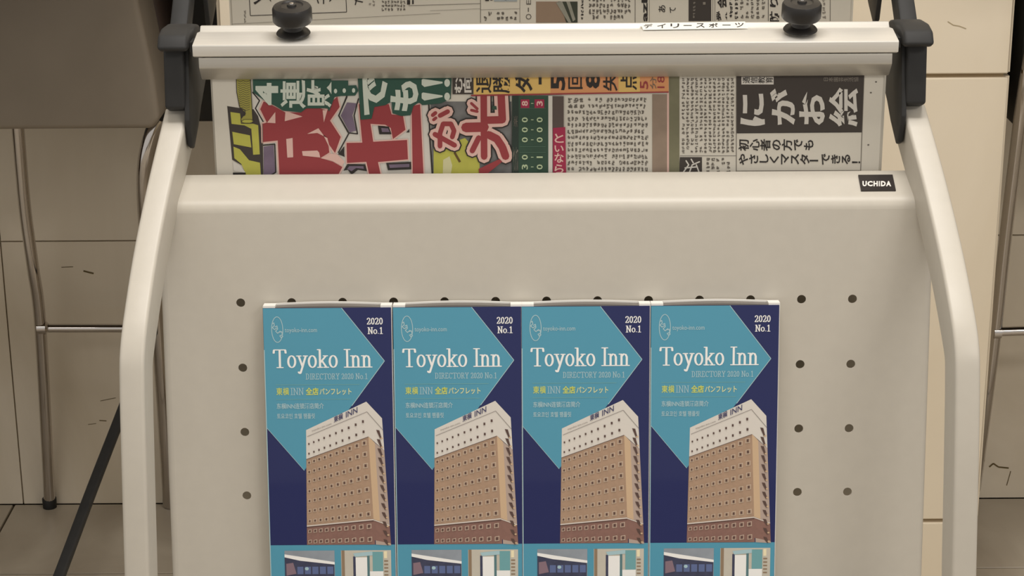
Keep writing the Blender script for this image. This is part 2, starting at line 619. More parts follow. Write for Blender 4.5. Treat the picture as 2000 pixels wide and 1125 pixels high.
# chrome legs
footl = atZ(101, 984, 0.0)
fz = Vector((0, 0, 0.006))
tube('leg', [atY(34, 236, 2.63), atY(48, 400, 2.65), atY(64, 520, 2.665), atY(79, 640, 2.69), footl + fz + Vector((0, -0.012, 0))], 0.0085, CHROME, chl)
lathe('rubber_foot', [(0.010, 0.0), (0.0105, 0.014), (0.009, 0.016)], RUB, chl, footl + Vector((0, -0.012, 0.0)), (0, 0, 1), 16)
tube('leg', [atY(312, 236, 2.58), atY(297, 262, 2.575), atY(284, 320, 2.575), atY(283, 400, 2.59), atY(292, 500, 2.62), atY(306, 590, 2.66), atY(318, 760, 2.69), atZ(332, 985, 0.004)], 0.0105, CHROME, chl, n=8)
tube('crossbar', [atY(80, 641, 2.69), atY(195, 641, 2.69), atY(311, 641, 2.672)], 0.0062, CHROME, chl)
lathe('joint_cap', [(0.009, -0.006), (0.009, 0.006), (0.006, 0.009)], CHROME, chl, atY(82, 640, 2.687), (1, 0, 0), 14)
sweep('front_leg', smooth_path([atY(297, 650, 2.66), atY(240, 800, 2.50), atY(180, 955, 2.33), atY(116, 1125, 2.18), atY(70, 1240, 2.10)], 4), rrect(0.0135, 0.010, 0.003), BLACKP, chl)
# front legs outside the frame, so that it stands
tube('leg', [(-0.98, 2.44, 0.6), (-0.99, 2.42, 0.3), (-1.0, 2.40, 0.006)], 0.0085, CHROME, chl)

# ------------------------------------------------------------------ chair on the right
chr_ = tag(empty('bar_chair', (0.85, 2.55, 0)), 'black chair on thin chrome legs right of the cream tiled pillar', 'chair', 'chairs by the counters')
zr = atY(1985, 236, 2.50).z
box('seat', (atY(1971, 150, 2.50).x, 2.45, zr), (1.10, 2.68, 0.86), SHELL, chr_, bevel=0.008)
footr = atZ(1903, 968, 0.0)
tube('leg', [atY(2022, 60, 2.435), atY(2000, 180, 2.435), atY(1979, 340, 2.50), atY(1961, 490, 2.56), atY(1945, 640, 2.61), atY(1925, 800, 2.66), footr + fz], 0.0085, CHROME, chr_)
tube('leg', [atY(1990, 236, 2.60), atY(1972, 400, 2.62), atY(1950, 560, 2.645), atY(1934, 700, 2.67), atY(1918, 860, 2.70)], 0.0045, SHELL, chr_)
lathe('rubber_foot', [(0.010, 0.0), (0.0105, 0.012), (0.009, 0.014)], RUB, chr_, footr, (0, 0, 1), 16)
tube('crossbar', [atY(1944, 648, 2.61), atY(2000, 646, 2.61), atY(2140, 642, 2.61)], 0.0066, CHROME, chr_)
lathe('joint_cap', [(0.009, -0.004), (0.009, 0.006)], CHROME, chr_, atY(1946, 648, 2.608), (1, 0, 0), 14)
tube('leg', [(1.06, 2.5, 0.6), (1.07, 2.47, 0.3), (1.08, 2.44, 0.006)], 0.0085, CHROME, chr_)

# ------------------------------------------------------------------ the newspaper rack
RX = atd(1070, 562, 1.62).x
rack = tag(empty('newspaper_rack', (RX, 1.55, 0)), 'cream steel newspaper rack with perforated front panel and black plastic holders', 'rack')

# side tubes: outer edge of the front face, in the photograph and along the viewing axis
edge = [(322, 214, 1.692), (289, 350, 1.650), (262, 480, 1.613), (244, 590, 1.580), (233, 680, 1.562), (232, 760, 1.560), (236, 920, 1.566), (242, 1125, 1.580), (246, 1260, 1.592)]
TW, TD = 0.0195, 0.040
for s in (-1, 1):
    pts = []
    for (ex_, ey_, d_) in edge:
        q = atd(ex_, ey_, d_)
        off = (RX - q.x) - TW / 2
        pts.append(Vector((RX + s * off, q.y, q.z)))
    p_end = pts[-1]
    pts += [Vector((p_end.x, p_end.y - 0.02, p_end.z - 0.2)), Vector((p_end.x, p_end.y - 0.03, 0.03))]
    path = smooth_path(pts, 8)
    # centre line lies half the tube depth behind the front face
    cl = []
    for i, p in enumerate(path):
        t = (path[min(i + 1, len(path) - 1)] - path[max(i - 1, 0)]).normalized()
        nrm = Vector((0, -t.z, t.y))
        if nrm.y < 0:
            nrm = -nrm
        cl.append(p + nrm * TD / 2)
    sweep('side_frame', cl, rrect(TW, TD, 0.003), STEEL, rack)
    xx = cl[-1].x
    box('foot', (xx - 0.02, 1.15, 0.0), (xx + 0.02, 1.85, 0.03), STEEL, rack, bevel=0.004)
    # plastic holder: cap, body, inner plate
    X0, X1 = RX + s * 0.2948, RX + s * 0.3115
    lo_, hi_ = min(X0, X1), max(X0, X1)
    f = lambda py, d: (lambda q: (q.y, q.z))(atd(1070, py, d))
    yz = lambda p: (p[0], p[1])
    body = [f(212, 1.690), f(208, 1.676), f(86, 1.668), f(80, 1.70), f(70, 1.745), f(150, 1.745), f(205, 1.73)]
    extr('holder_body', [yz(p) for p in body], 'x', lo_, hi_, BLACKP, rack, bevel=0.0025, seg=3)
    Xa, Xb = RX + s * 0.2896, RX + s * 0.3140
    cap = [f(96, 1.660), f(92, 1.652), f(64, 1.657), f(50, 1.672), f(42, 1.70), f(43, 1.725), f(78, 1.72), f(84, 1.69)]
    extr('holder_cap', [yz(p) for p in cap], 'x', min(Xa, Xb), max(Xa, Xb), BLACKP, rack, bevel=0.003, seg=3)
    Xi = 0.2925
    def g(px, py):
        # point of the inner plate from where its outline falls on the left holder
        q = atX(px, py, RX - Xi)
        return (q.y, q.z)
    plate = [g(366, 88), g(384, 88), g(397, 118), g(401, 150), g(391, 208), g(386, 246), g(378, 290), g(374, 286), g(368, 236), g(367, 150)]
    Xp, Xq = RX + s * 0.2915, RX + s * 0.2957
    extr('holder_plate', plate, 'x', min(Xp, Xq), max(Xp, Xq), BLACKP, rack, bevel=0.0012, seg=2)
    # lip that carries the clamp's end
    lip = [f(112, 1.672), f(108, 1.655), f(118, 1.652), f(126, 1.668), f(130, 1.70), f(118, 1.70)]
    # arm up and back to the rear holder
    arm = [f(88, 1.735), f(40, 1.745), f(-40, 1.77), f(-40, 1.80), f(40, 1.775), f(86, 1.765)]
    Xc, Xd = RX + s * 0.3035, RX + s * 0.3185
    extr('holder_arm', arm, 'x', min(Xc, Xd), max(Xc, Xd), BLACKP, rack, bevel=0.002)
    # rear holder, one step higher and further back
    body2 = [(p[0] + 0.135, p[1] + 0.075) for p in body]
    extr('holder_body', body2, 'x', lo_, hi_, BLACKP, rack, bevel=0.0025, seg=3)
    cap2 = [(p[0] + 0.135, p[1] + 0.075) for p in cap]
    extr('holder_cap', cap2, 'x', min(Xa, Xb), max(Xa, Xb), BLACKP, rack, bevel=0.003, seg=3)
    plate2 = [(p[0] + 0.135, p[1] + 0.075) for p in plate]
    extr('holder_plate', plate2, 'x', min(Xp, Xq), max(Xp, Xq), BLACKP, rack, bevel=0.0012)

# perforated panel
LEAN = math.radians(7.4)
PN = Vector((0, -math.cos(LEAN), math.sin(LEAN)))        # towards the viewer
PD = Vector((0, -math.sin(LEAN), -math.cos(LEAN)))       # down the panel
PO = atd(1070, 396, 1.674)
PO.x = RX


def on_panel(px, py, off=0.0):
    r = ray(px, py)
    o = PO + PN * off
    return CAMP + r * ((o - CAMP).dot(PN) / r.dot(PN))


def panel_uv(px, py, off=0.0):
    q = on_panel(px, py, off)
    return q.x - RX, (q - (PO + PN * off)).dot(PD)


hx0, hs0 = panel_uv(470, 591.5)
hx1, hs1 = panel_uv(1665, 586)
colp = (hx1 - hx0) / 12
_, s3 = panel_uv(484, 968)
rowp = (s3 - hs0) / 3
hc = (hx0 + hx1) / 2
PW = 0.3180
S_END = 0.52
HR = 0.0037
verts, faces = [], []
TH = 0.0016


def pv(x, s, t):
    verts.append(Vector((RX + x, 0, 0)) + Vector((0, PO.y, PO.z)) + PD * s - PN * t)
    return len(verts) - 1


xsl = [-PW + 0.006] + [hc + (k - 6.5) * colp for k in range(14)] + [PW - 0.006]
ssl = [0.007] + [hs0 + (k - 0.5) * rowp for k in range(5)]
ssl.append(S_END)
NH = 16
for i in range(len(xsl) - 1):
    for j in range(len(ssl) - 1):
        a, b, c, d = xsl[i], xsl[i + 1], ssl[j], ssl[j + 1]
        if 1 <= i <= 13 and 1 <= j <= 4:
            cx, cs = hc + (i - 7) * colp, hs0 + (j - 1) * rowp
            fr, fb = [], []
            outr = []
            for k in range(NH):
                an = 2 * math.pi * k / NH
                ux, us = math.cos(an), math.sin(an)
                fr.append(pv(cx + HR * ux, cs + HR * us, 0))
                fb.append(pv(cx + HR * ux, cs + HR * us, TH))
                sc1 = min((b - cx) / ux if ux > 1e-6 else ((a - cx) / ux if ux < -1e-6 else 9), (d - cs) / us if us > 1e-6 else ((c - cs) / us if us < -1e-6 else 9))
                outr.append((cx + ux * sc1, cs + us * sc1))
            of = [pv(p[0], p[1], 0) for p in outr]
            ob = [pv(p[0], p[1], TH) for p in outr]
            corners = [(b, d), (a, d), (a, c), (b, c)]
            for k in range(NH):
                k2 = (k + 1) % NH
                an0, an1 = 2 * math.pi * k / NH, 2 * math.pi * (k + 1) / NH
                fpoly, bpoly = [fr[k], of[k]], [fb[k], ob[k]]
                for (qx, qs) in corners:
                    aa = math.atan2(qs - cs, qx - cx) % (2 * math.pi)
                    if an0 + 1e-6 < aa < an1 - 1e-6:
                        fpoly.append(pv(qx, qs, 0))
                        bpoly.append(pv(qx, qs, TH))
                faces.append(tuple(fpoly + [of[k2], fr[k2]]))
                faces.append(tuple(reversed(bpoly + [ob[k2], fb[k2]])))
                faces.append((fr[k], fr[k2], fb[k2], fb[k]))
        else:
            q = [pv(a, c, 0), pv(b, c, 0), pv(b, d, 0), pv(a, d, 0)]
            faces.append(tuple(q))
            q = [pv(a, c, TH), pv(b, c, TH), pv(b, d, TH), pv(a, d, TH)]
            faces.append(tuple(reversed(q)))
me = bpy.data.meshes.new('front_panel')
me.from_pydata([tuple(v) for v in verts], [], faces)
me.materials.append(STEEL)
bm = bmesh.new()
bm.from_mesh(me)
bmesh.ops.remove_doubles(bm, verts=bm.verts, dist=1e-6)
# rounded side folds going back, and the rounded top fold
bmesh.ops.recalc_face_normals(bm, faces=bm.faces)
bm.to_mesh(me)
bm.free()
panel = link('front_panel', me, rack)
# side returns of the panel: radius 6 mm, 22 mm deep
for s in (-1, 1):
    prof = [(PW - 0.006, 0.0)] + [(PW - 0.006 + 0.006 * math.sin(math.radians(a)), 0.006 - 0.006 * math.cos(math.radians(a))) for a in range(15, 91, 15)] + [(PW, 0.024)]
    v, fc = [], []
    for (x, t) in prof:
        for ss in (0.004, S_END):
            v.append(Vector((RX + s * x, PO.y, PO.z)) + PD * ss - PN * t)
    for i in range(len(prof) - 1):
        fc.append((2 * i, 2 * i + 1, 2 * i + 3, 2 * i + 2))
    mesh('panel_side_fold', v, fc, STEEL, rack, smooth=True)
# top fold: from the panel face round and back to the rear edge of the flange
ft = atd(1070, 337.5, 1.702)
end = Vector((0, ft.y, ft.z))
st = Vector((0, PO.y, PO.z)) + PD * 0.007
kn = Vector((0, PO.y, PO.z))
prof = [st]
dv = (end - kn).normalized()
a0, a2 = kn + PD * 0.007, kn + dv * 0.008
for k in range(1, 9):
    t = k / 8
    prof.append(a0 * (1 - t) ** 2 + kn * 2 * t * (1 - t) + a2 * t * t)
prof.append(end)
prof.append(end + Vector((0, 0.001, -0.002)))
prof.append(end + Vector((0, 0.001, -0.016)))
v, fc = [], []
PWT = 0.3045
for i, p in enumerate(prof):
    w_ = PW - 0.006 if i < 1 else PWT
    tt = min(1, max(0, (p - kn).length / (end - kn).length)) if i > 3 else 0
    w_ = (PW - 0.003) * (1 - tt) + 0.3125 * tt
    v += [Vector((RX - w_, p.y, p.z)), Vector((RX + w_, p.y, p.z))]
for i in range(len(prof) - 1):
    fc.append((2 * i, 2 * i + 1, 2 * i + 3, 2 * i + 2))
mesh('panel_top_fold', v, fc, STEEL, rack, smooth=True)
# badge on the fold
nb = Vector((1, 0, 0)).cross(dv).normalized()
if nb.z < 0:
    nb = -nb


def on_fold(px, py, lift=0.0):
    r = ray(px, py)
    o = Vector((0, kn.y, kn.z)) + nb * lift
    return CAMP + r * ((o - CAMP).dot(nb) / r.dot(nb))


bb = Vector(on_fold(1676, 343.5)), Vector(on_fold(1743, 343)), Vector(on_fold(1749.5, 373.5)), Vector(on_fold(1681.5, 374))
bv = [p + nb * 0.0001 for p in bb] + [p + nb * 0.0012 for p in bb]
badge = mesh('name_badge', bv, [(3, 2, 1, 0), (4, 5, 6, 7), (0, 1, 5, 4), (1, 2, 6, 5), (2, 3, 7, 6), (3, 0, 4, 7)], mat('badge_black', (46, 40, 38), 0.35), rack)
tag(badge, 'black badge with white capital letters')
pb = Print(lambda u, v, l: on_fold(u, v, 0.0012 + 0.0001 * l))
for ch, x0, x1 in (('U', 1684.5, 1693), ('C', 1694, 1704.5), ('H', 1706, 1714.5), ('I', 1716.5, 1718.5), ('D', 1720.5, 1730), ('A', 1730.5, 1740.5)):
    pb.text(ch, x0, 353.5, x1, 363.8, mat('badge_white', (236, 230, 224), 0.5), 1, bold=0.05)
pb.build('badge_lettering', badge)
# ledge under the booklets, just below the frame
_, s_led = panel_uv(1070, 1185, 0.01)
lp = Vector((0, PO.y, PO.z)) + PD * s_led
prof = [lp + PN * 0.001, lp + PN * 0.026, lp + PN * 0.026 - PD * 0.012, lp + PN * 0.028 - PD * 0.012, lp + PN * 0.028 + PD * 0.002, lp + PN * 0.001 + PD * 0.002]
extr('booklet_ledge', [(p.y, p.z) for p in prof], 'x', RX - 0.2885, RX + 0.2885, STEEL, rack)

# ------------------------------------------------------------------ clamp bars with their newspapers
def clamp(label, dy, dz, sticker):
    c = tag(empty('newspaper_clamp', (RX, 1.65 + dy, 0.9 + dz)), label, 'clamp', 'newspaper clamps on the rack')
    q = lambda py, d: (lambda p: (p.y + dy, p.z + dz))(atd(1067, py, d))
    xa = atd(376, 85, 1.655).x
    xb = 2 * RX - xa
    top = [q(84, 1.652), q(106, 1.6555), q(107, 1.664), q(107, 1.690), q(50, 1.696), q(45.5, 1.694), q(45.5, 1.690), q(55, 1.688), q(60, 1.686), q(61.5, 1.678)]
    top = [q(83.5, 1.653), q(85.5, 1.6525), q(106, 1.656), q(107.5, 1.662), q(107.5, 1.695), q(48, 1.704), q(45.5, 1.702), q(46.5, 1.697), q(57, 1.694), q(59.5, 1.679)]
    extr('upper_rail', top, 'x', xa, xb, ALU, c, bevel=0.0006, seg=2)
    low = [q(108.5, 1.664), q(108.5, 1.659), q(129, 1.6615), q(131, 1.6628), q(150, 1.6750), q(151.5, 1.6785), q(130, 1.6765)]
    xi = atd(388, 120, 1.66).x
    extr('lower_rail', low, 'x', xi, 2 * RX - xi, ALU_SHADE, c, bevel=0.0005, seg=2)
    rear = [q(108.5, 1.690), q(148, 1.700), q(147, 1.706), q(108, 1.700)]
    extr('rear_jaw', rear, 'x', xi, 2 * RX - xi, ALU, c)
    # knobs
    ax = Vector((0, -0.20, 1)).normalized()
    for kx, ky in ((573, 63), (1563, 56)):
        o = atd(kx, ky, 1.669)
        o = Vector((o.x, o.y + dy, o.z + dz - 0.0005))
        kb = lathe('knob', [(0.0140, 0.0), (0.0130, 0.0014), (0.0080, 0.0034), (0.0070, 0.0090)], BLACKD, c, o, ax, 28)
        hd = lathe('knob_head', [(0.0105, 0.0088), (0.0150, 0.0096), (0.0161, 0.0112), (0.0161, 0.0212), (0.0150, 0.0232), (0.0095, 0.0244), (0.0085, 0.0234), (0.0040, 0.0234), (0.0035, 0.0250), (0.001, 0.0254)], BLACKD, kb, o, ax, 56, knurl=0.012)
        hd.name = 'knob_head'
        lathe('screw', [(0.0019, 0.0252), (0.0017, 0.0260), (0.0008, 0.0263)], CHROME, kb, o, ax, 10)
    # end pins resting in the holders
    for s in (-1, 1):
        ec = q(84, 1.675)
        box('end_pin', (RX + s * 0.2882 - 0.0012, ec[0] - 0.008, ec[1] - 0.004), (RX + s * 0.2882 + 0.0012, ec[0] + 0.01, ec[1] + 0.004), BLACKP, c)
    if sticker:
        yb, yt = q(59.8, 1.6800), q(46.8, 1.6970)
        nrm = Vector((0, -(yt[1] - yb[1]), yt[0] - yb[0])).normalized()
        if nrm.z < 0:
            nrm = -nrm
        o0 = Vector((0, yb[0], yb[1])) + nrm * 0.0012

        def m2(u, v, l):
            r = ray(u, v)
            o = o0 + nrm * 0.0002 * l
            return CAMP + r * ((o - CAMP).dot(nrm) / r.dot(nrm))
        p = Print(m2)
        p.poly([(1251, 45), (1455, 42), (1461, 55.5), (1256, 58.5)], STICK, 0)
        for ch, cx in zip('デイリースポーツ', (1266, 1292, 1318, 1343, 1368, 1393, 1419, 1444)):
            yy = 50.5 - (cx - 1266) * 0.012
            if ch == 'ー':
                p.rect(cx - 8, yy - 0.6, cx + 8, yy + 0.6, INK, 1)
            else:
                p.text(ch, cx - 8.5, yy - 4, cx + 8.5, yy + 4.5, INK, 1, bold=0.01)
        tag(p.build('label_tape', c), 'white tape with black katakana')
    return c


clamp('aluminium newspaper clamp with a white name tape in front holders', 0, 0, True)
clamp('aluminium newspaper clamp without a tape in the rear upper holders', 0.135, 0.075, False)


def paper_stack(label, Y, X0, X1, Z0, Z1, pm):
    n = tag(empty('newspaper', ((X0 + X1) / 2, Y, Z0)), label, 'newspaper', 'newspapers hanging on the rack')
    random.seed(int(Y * 1000))
    for k in range(5):
        ja, jb, jz = (0, 0, 0) if k == 0 else (random.uniform(-0.0025, 0.001), random.uniform(-0.001, 0.003), random.uniform(-0.004, 0.004))
        nx = 24
        v, fc = [], []
        y0 = Y + k * 0.0012
        for i in range(nx + 1):
            x = X0 + ja + (X1 + jb - X0 - ja) * i / nx
            for yy in (y0, y0 + 0.0007):
                v += [(x, yy, Z0 + jz), (x, yy, Z1)]
        for i in range(nx):
            a = 4 * i
            fc += [(a, a + 4, a + 5, a + 1), (a + 2, a + 3, a + 7, a + 6), (a, a + 2, a + 6, a + 4), (a + 1, a + 5, a + 7, a + 3)]
        fc += [(0, 1, 3, 2), (4 * nx, 4 * nx + 2, 4 * nx + 3, 4 * nx + 1)]
        mesh('sheet', v, fc, pm, n)
    return n


YN = 1.6490
zc = atd(1067, 110, 1.66).z
pl_, prr = atY(414.5, 160, YN), atY(1725, 160, YN)
np1 = paper_stack('sports newspaper with large red and green headlines hanging in front', YN, pl_.x, prr.x, 0.475, zc, PAPER)
P1 = Print(lambda u, v, l: atY(u, v, YN - 0.00012 - 0.00011 * l))
A = lambda pts: [(410 + x * 0.17775, 145 + y * 0.17775) for x, y in pts]
B = lambda pts: [(660 + x * 0.17775, 145 + y * 0.17775) for x, y in pts]
C = lambda pts: [(830 + x * 0.17778, 145 + y * 0.17778) for x, y in pts]
K = 0.17775
# masthead
m_ = P1
m_.poly(A([(190, 350), (330, 372), (480, 385), (530, 460), (555, 560), (582, 700), (582, 1130), (420, 1130), (350, 1000), (245, 940)]), BOXD, 1)
m_.poly(A([(225, 415), (330, 430), (345, 530), (480, 545), (530, 560), (548, 880), (475, 885), (455, 600), (380, 562), (238, 545)]), YEL, 2)
m_.poly(A([(245, 632), (440, 672), (455, 805), (262, 768)]), YEL, 2)
m_.poly(A([(258, 795), (330, 825), (430, 945), (550, 972), (562, 1130), (410, 1130), (345, 985), (268, 922)]), YEL, 2)
m_.poly(A([(250, 955), (330, 1000), (395, 1085), (260, 1060)]), WHITEP, 2)
m_.rect(455, 337, 480, 346, INK, 2)
bat = [(290, -60), (445, -60), (445, 60), (470, 500), (465, 540), (345, 540), (340, 490), (392, 430), (325, 360), (295, 200), (290, 60)]
m_.poly(A(bat), YELD, 3)
m_.stroke(A(bat), 1.3, BOXD, 4, closed=True)
for r_ in range(14):
    yy = 70 + r_ * 24
    m_.stroke(A([(305 + r_ * 1.5, yy), (335, yy + 16), (365, yy), (400, yy + 16), (440, yy)]), 0.7, BOXD, 4, cap=False)
m_.stroke(A([(335, 370), (385, 395), (385, 450), (340, 465)]), 1.6, BOXD, 5)
m_.disc(*A([(412, 515)])[0], 11.5, 3.2, YEL, 5)
m_.stroke(A([(345, 515), (380, 498), (450, 498), (480, 515), (440, 540), (370, 540)]), 0.8, BOXD, 6, closed=True)
m_.stroke(A([(578, 540), (586, 1130)]), 1.0, INKG, 4, cap=False)
m_.build('masthead_print', np1)

# headline 1: red strokes, halo, purple shadow
P1 = Print(lambda u, v, l: atY(u, v, YN - 0.00012 - 0.00011 * l))
m_ = P1
m_.poly(A([(470, 190), (590, 250), (1519, 120), (1519, 1130), (585, 1130), (580, 560), (480, 385)]), WHITEP, 0)
m_.poly(B([(0, 120), (905, 120), (1010, 400), (1040, 1130), (0, 1130)]), WHITEP, 0)
m_.stroke(A([(470, 200), (545, 290), (500, 375), (590, 530)]), 2.4, INK, 1)
m_.poly(A([(590, 795), (700, 778), (718, 1080), (655, 1130), (590, 1130)]), PURP, 1)
m_.stroke(A([(585, 780), (712, 768), (725, 1075), (655, 1120)]), 2.6, INK, 2)
red1 = [(590, 300), (553, 385), (625, 530), (578, 545), (582, 745), (745, 728), (765, 1130), (1395, 1130), (1455, 1020), (1350, 960), (1215, 920),
        (1312, 860), (1300, 760), (1375, 865), (1437, 690), (1320, 510), (1425, 360), (1400, 245), (1340, 300), (1290, 400), (1180, 365), (1060, 375), (1000, 420), (830, 420), (700, 350)]
m_.stroke(A(red1), 6.0, PINK, 2, closed=True)
m_.poly(A(red1), RED, 3)
for cut in ([(628, 532), (718, 415), (720, 538)], [(830, 405), (1018, 465), (822, 516)], [(1238, 395), (1290, 395), (1252, 528)], [(1068, 656), (1192, 593), (1245, 665), (1320, 820), (1290, 700), (1180, 645)],
            [(838, 712), (908, 700), (915, 912), (850, 916)], [(1012, 845), (1180, 838), (1200, 860), (1212, 915), (1020, 895)], [(1225, 925), (1330, 870), (1400, 880), (1480, 960), (1455, 1010), (1340, 950)]):
    m_.poly(A(cut), PINK, 4)
m_.poly(A([(1410, 875), (1470, 800), (1480, 910)]), INK, 4)
m_.stroke(A([(1505, 250), (1415, 455), (1519, 640)]), 2.4, INK, 4)
m_.poly(B([(100, 310), (30, 455), (130, 640), (200, 620), (160, 450), (205, 320)]), PURP, 3)
m_.stroke(B([(100, 235), (10, 455), (120, 645), (215, 655), (178, 455), (225, 270)]), 2.4, INK, 4)
m_.stroke(B([(120, 650), (60, 760), (5, 860)]), 2.4, INK, 4)
m_.poly(B([(0, 880), (70, 790), (70, 905)]), BOXD, 4)
red2a = [(95, 755), (268, 752), (245, 510), (228, 330), (300, 300), (560, 330), (590, 440), (715, 455), (742, 610), (605, 712), (580, 590), (520, 555), (358, 545), (388, 742), (760, 722), (770, 935), (440, 965), (476, 1130), (350, 1130), (312, 962), (100, 975)]
m_.stroke(B(red2a), 5.0, PINK, 4, closed=True)
m_.poly(B(red2a), RED, 5)
red2b = [(810, 350), (903, 330), (942, 1130), (822, 1130)]
m_.stroke(B(red2b), 5.0, PINK, 4, closed=True)
m_.poly(B(red2b), RED, 5)
m_.poly(B([(440, 565), (560, 575), (590, 660), (455, 660)]), INK, 5)
m_.poly(B([(475, 590), (550, 595), (570, 635), (485, 635)]), PURP, 6)
m_.poly(B([(530, 975), (805, 962), (808, 1045), (550, 1055)]), INK, 5)
m_.poly(B([(560, 992), (785, 985), (785, 1020), (570, 1030)]), PURP, 6)
m_.poly(B([(60, 1060), (105, 985), (300, 990), (318, 1065), (220, 1050), (150, 1105), (110, 1050)]), INK, 5)
m_.poly(B([(100, 1040), (125, 1010), (280, 1010), (285, 1040), (200, 1030), (150, 1065)]), PURP, 6)
m_.poly(B([(750, 640), (785, 600), (785, 640)]), INK, 6)
m_.stroke(B([(1000, 340), (1012, 720), (1040, 1130)]), 3.0, INK, 5)
# photo of a player in yellow under the small kana
m_.poly(C([(60, 300), (950, 300), (960, 1130), (85, 1130)]), mat('dim_photo_print', (112, 112, 112), 0.8, var=0.3, scale=60), 1)
m_.poly(C([(95, 820), (440, 700), (600, 880), (600, 1130), (95, 1130)]), YEL, 2)
m_.poly(C([(200, 940), (270, 900), (300, 1000), (280, 1130), (195, 1130)]), mat('pale_yellow_print', (208, 204, 160), 0.8), 3)
m_.stroke(C([(325, 860), (385, 965)]), 4.5, mat('brown_print', (98, 78, 40), 0.8), 3, cap=False)
# big last character and small kana: black rim, pale halo, red stroke
kana = [([(165, 790), (165, 650), (200, 545), (285, 545), (320, 620), (300, 690)], 52), ([(110, 660), (325, 780)], 55), ([(85, 450), (115, 425)], 42), ([(165, 455), (250, 410)], 50), ([(95, 500), (120, 480)], 34)]
big = [([(645, 200), (650, 905)], 72), ([(450, 585), (650, 580)], 105), ([(835, 200), (850, 500), (680, 505)], 82), ([(700, 665), (790, 710), (850, 800), (885, 900)], 85), ([(590, 700), (520, 840)], 60), ([(510, 320), (575, 380)], 30), ([(510, 395), (575, 410)], 30)]
for wadd, mm, ly in ((104, INK, 7), (74, PINK, 8), (0, RED, 9)):
    for st_, w_ in kana + big:
        m_.stroke(C(st_), (w_ + wadd) * K, mm, ly, cap=True)
m_.poly(C([(735, 345), (785, 350), (790, 390), (738, 388)]), BOARD, 10)
m_.poly(C([(590, 1040), (820, 930), (850, 960), (640, 1130), (600, 1130)]), RED, 10)
m_.build('red_headline_print', np1)

# headline 2: pale lettering rimmed in green
P1 = Print(lambda u, v, l: atY(u, v, YN - 0.00012 - 0.00011 * (l + 9)))
m_ = P1
m_.poly(A([(470, 0), (475, 200), (600, 290), (720, 350), (800, 400), (1000, 420), (1060, 375), (1290, 375), (1310, 410), (1370, 250), (1500, 230), (1519, 230), (1519, 70), (1330, 70), (1330, 0)]), GREEN, 1)
m_.poly(B([(215, 0), (250, 500), (370, 490), (400, 360), (520, 340), (590, 300), (600, 430), (700, 460), (800, 450), (830, 350), (890, 310), (930, 340), (1130, 320), (1240, 270), (1250, 0)]), GREEN, 1)
m_.poly(B([(0, 130), (200, 120), (225, 180), (190, 235), (0, 240)]), GREEN, 1)


def fitA(f, ch, x0, y0, x1, y1, bold, o=0.0):
    p0, p1 = f([(x0, y0)])[0], f([(x1, y1)])[0]
    m_.text(ch, p0[0] - o, p0[1] - o, p1[0] + o, p1[1] + o, MINT, 3, rot=1, bold=bold)


fitA(A, '4', 500, 95, 750, 340, 0.035)
fitA(A, '連', 775, 60, 1055, 375, 0.022)
fitA(A, '敗', 1062, 55, 1335, 365, 0.022)
for f, x, y in ((A, 1380, 185), (A, 1475, 180), (B, 70, 180), (B, 172, 178)):
    c_ = f([(x, y)])[0]
    m_.disc(c_[0], c_[1], 3.2, 4.6, MINT, 3)
fitA(B, 'で', 268, 10, 545, 450, 0.045)
fitA(B, 'も', 575, 75, 885, 405, 0.045)
for y_ in (95, 245):
    m_.poly(B([(920, y_ - 35), (935, y_ - 45), (1150, y_ - 12), (1150, y_ + 5), (950, y_ + 45), (920, y_ + 20)]), MINT, 3)
    c_ = B([(1200, y_)])[0]
    m_.disc(c_[0], c_[1], 5.6, 7.8, MINT, 3)
m_.build('green_headline_print', np1)

# the strip above the story, the score table, the story
P1 = Print(lambda u, v, l: atY(u, v, YN - 0.00012 - 0.00011 * (l + 11)))
m_ = P1
m_.rect(884, 140, 924, 184, BOXD, 0)
m_.text('む', 888, 150, 903, 182, WHITEP, 1, rot=1, bold=0.03)
m_.text('向', 904, 148, 921, 181, WHITEP, 1, rot=1, bold=0.03)
m_.poly([(925, 140), (1075, 140), (1075, 184), (925, 186)], YEO, 0)
m_.poly([(1075, 140), (1306, 140), (1306, 180), (1075, 184)], ORA, 0)
m_.rect(1208, 140, 1250, 180, YEO, 1)
m_.poly([(920, 185), (1306, 178.5), (1306, 181), (920, 188)], RED, 2)
for ch, x0, x1, y0, y1 in (('退', 930, 960, 140, 182), ('勝', 962, 996, 140, 182), ('ダ', 1005, 1040, 146, 181), ('ー', 1052, 1058, 140, 165), ('5', 1076, 1104, 146, 176),
                           ('回', 1110, 1138, 140, 174), ('8', 1144, 1172, 140, 173), ('失', 1178, 1206, 140, 178), ('点', 1212, 1244, 138, 176)):
    m_.text(ch, x0, y0, x1, y1, INK, 3, rot=1, bold=0.012 if ch in '退勝回失点' else 0.03)
m_.text('5', 1250, 158, 1266, 174, RED, 3, rot=1, bold=0.01)
m_.text('18', 1284, 148, 1298, 172, RED, 3, rot=1)
m_.text('分', 1270, 150, 1282, 174, INKG, 3, rot=1)
m_.build('strip_headline_print', np1)

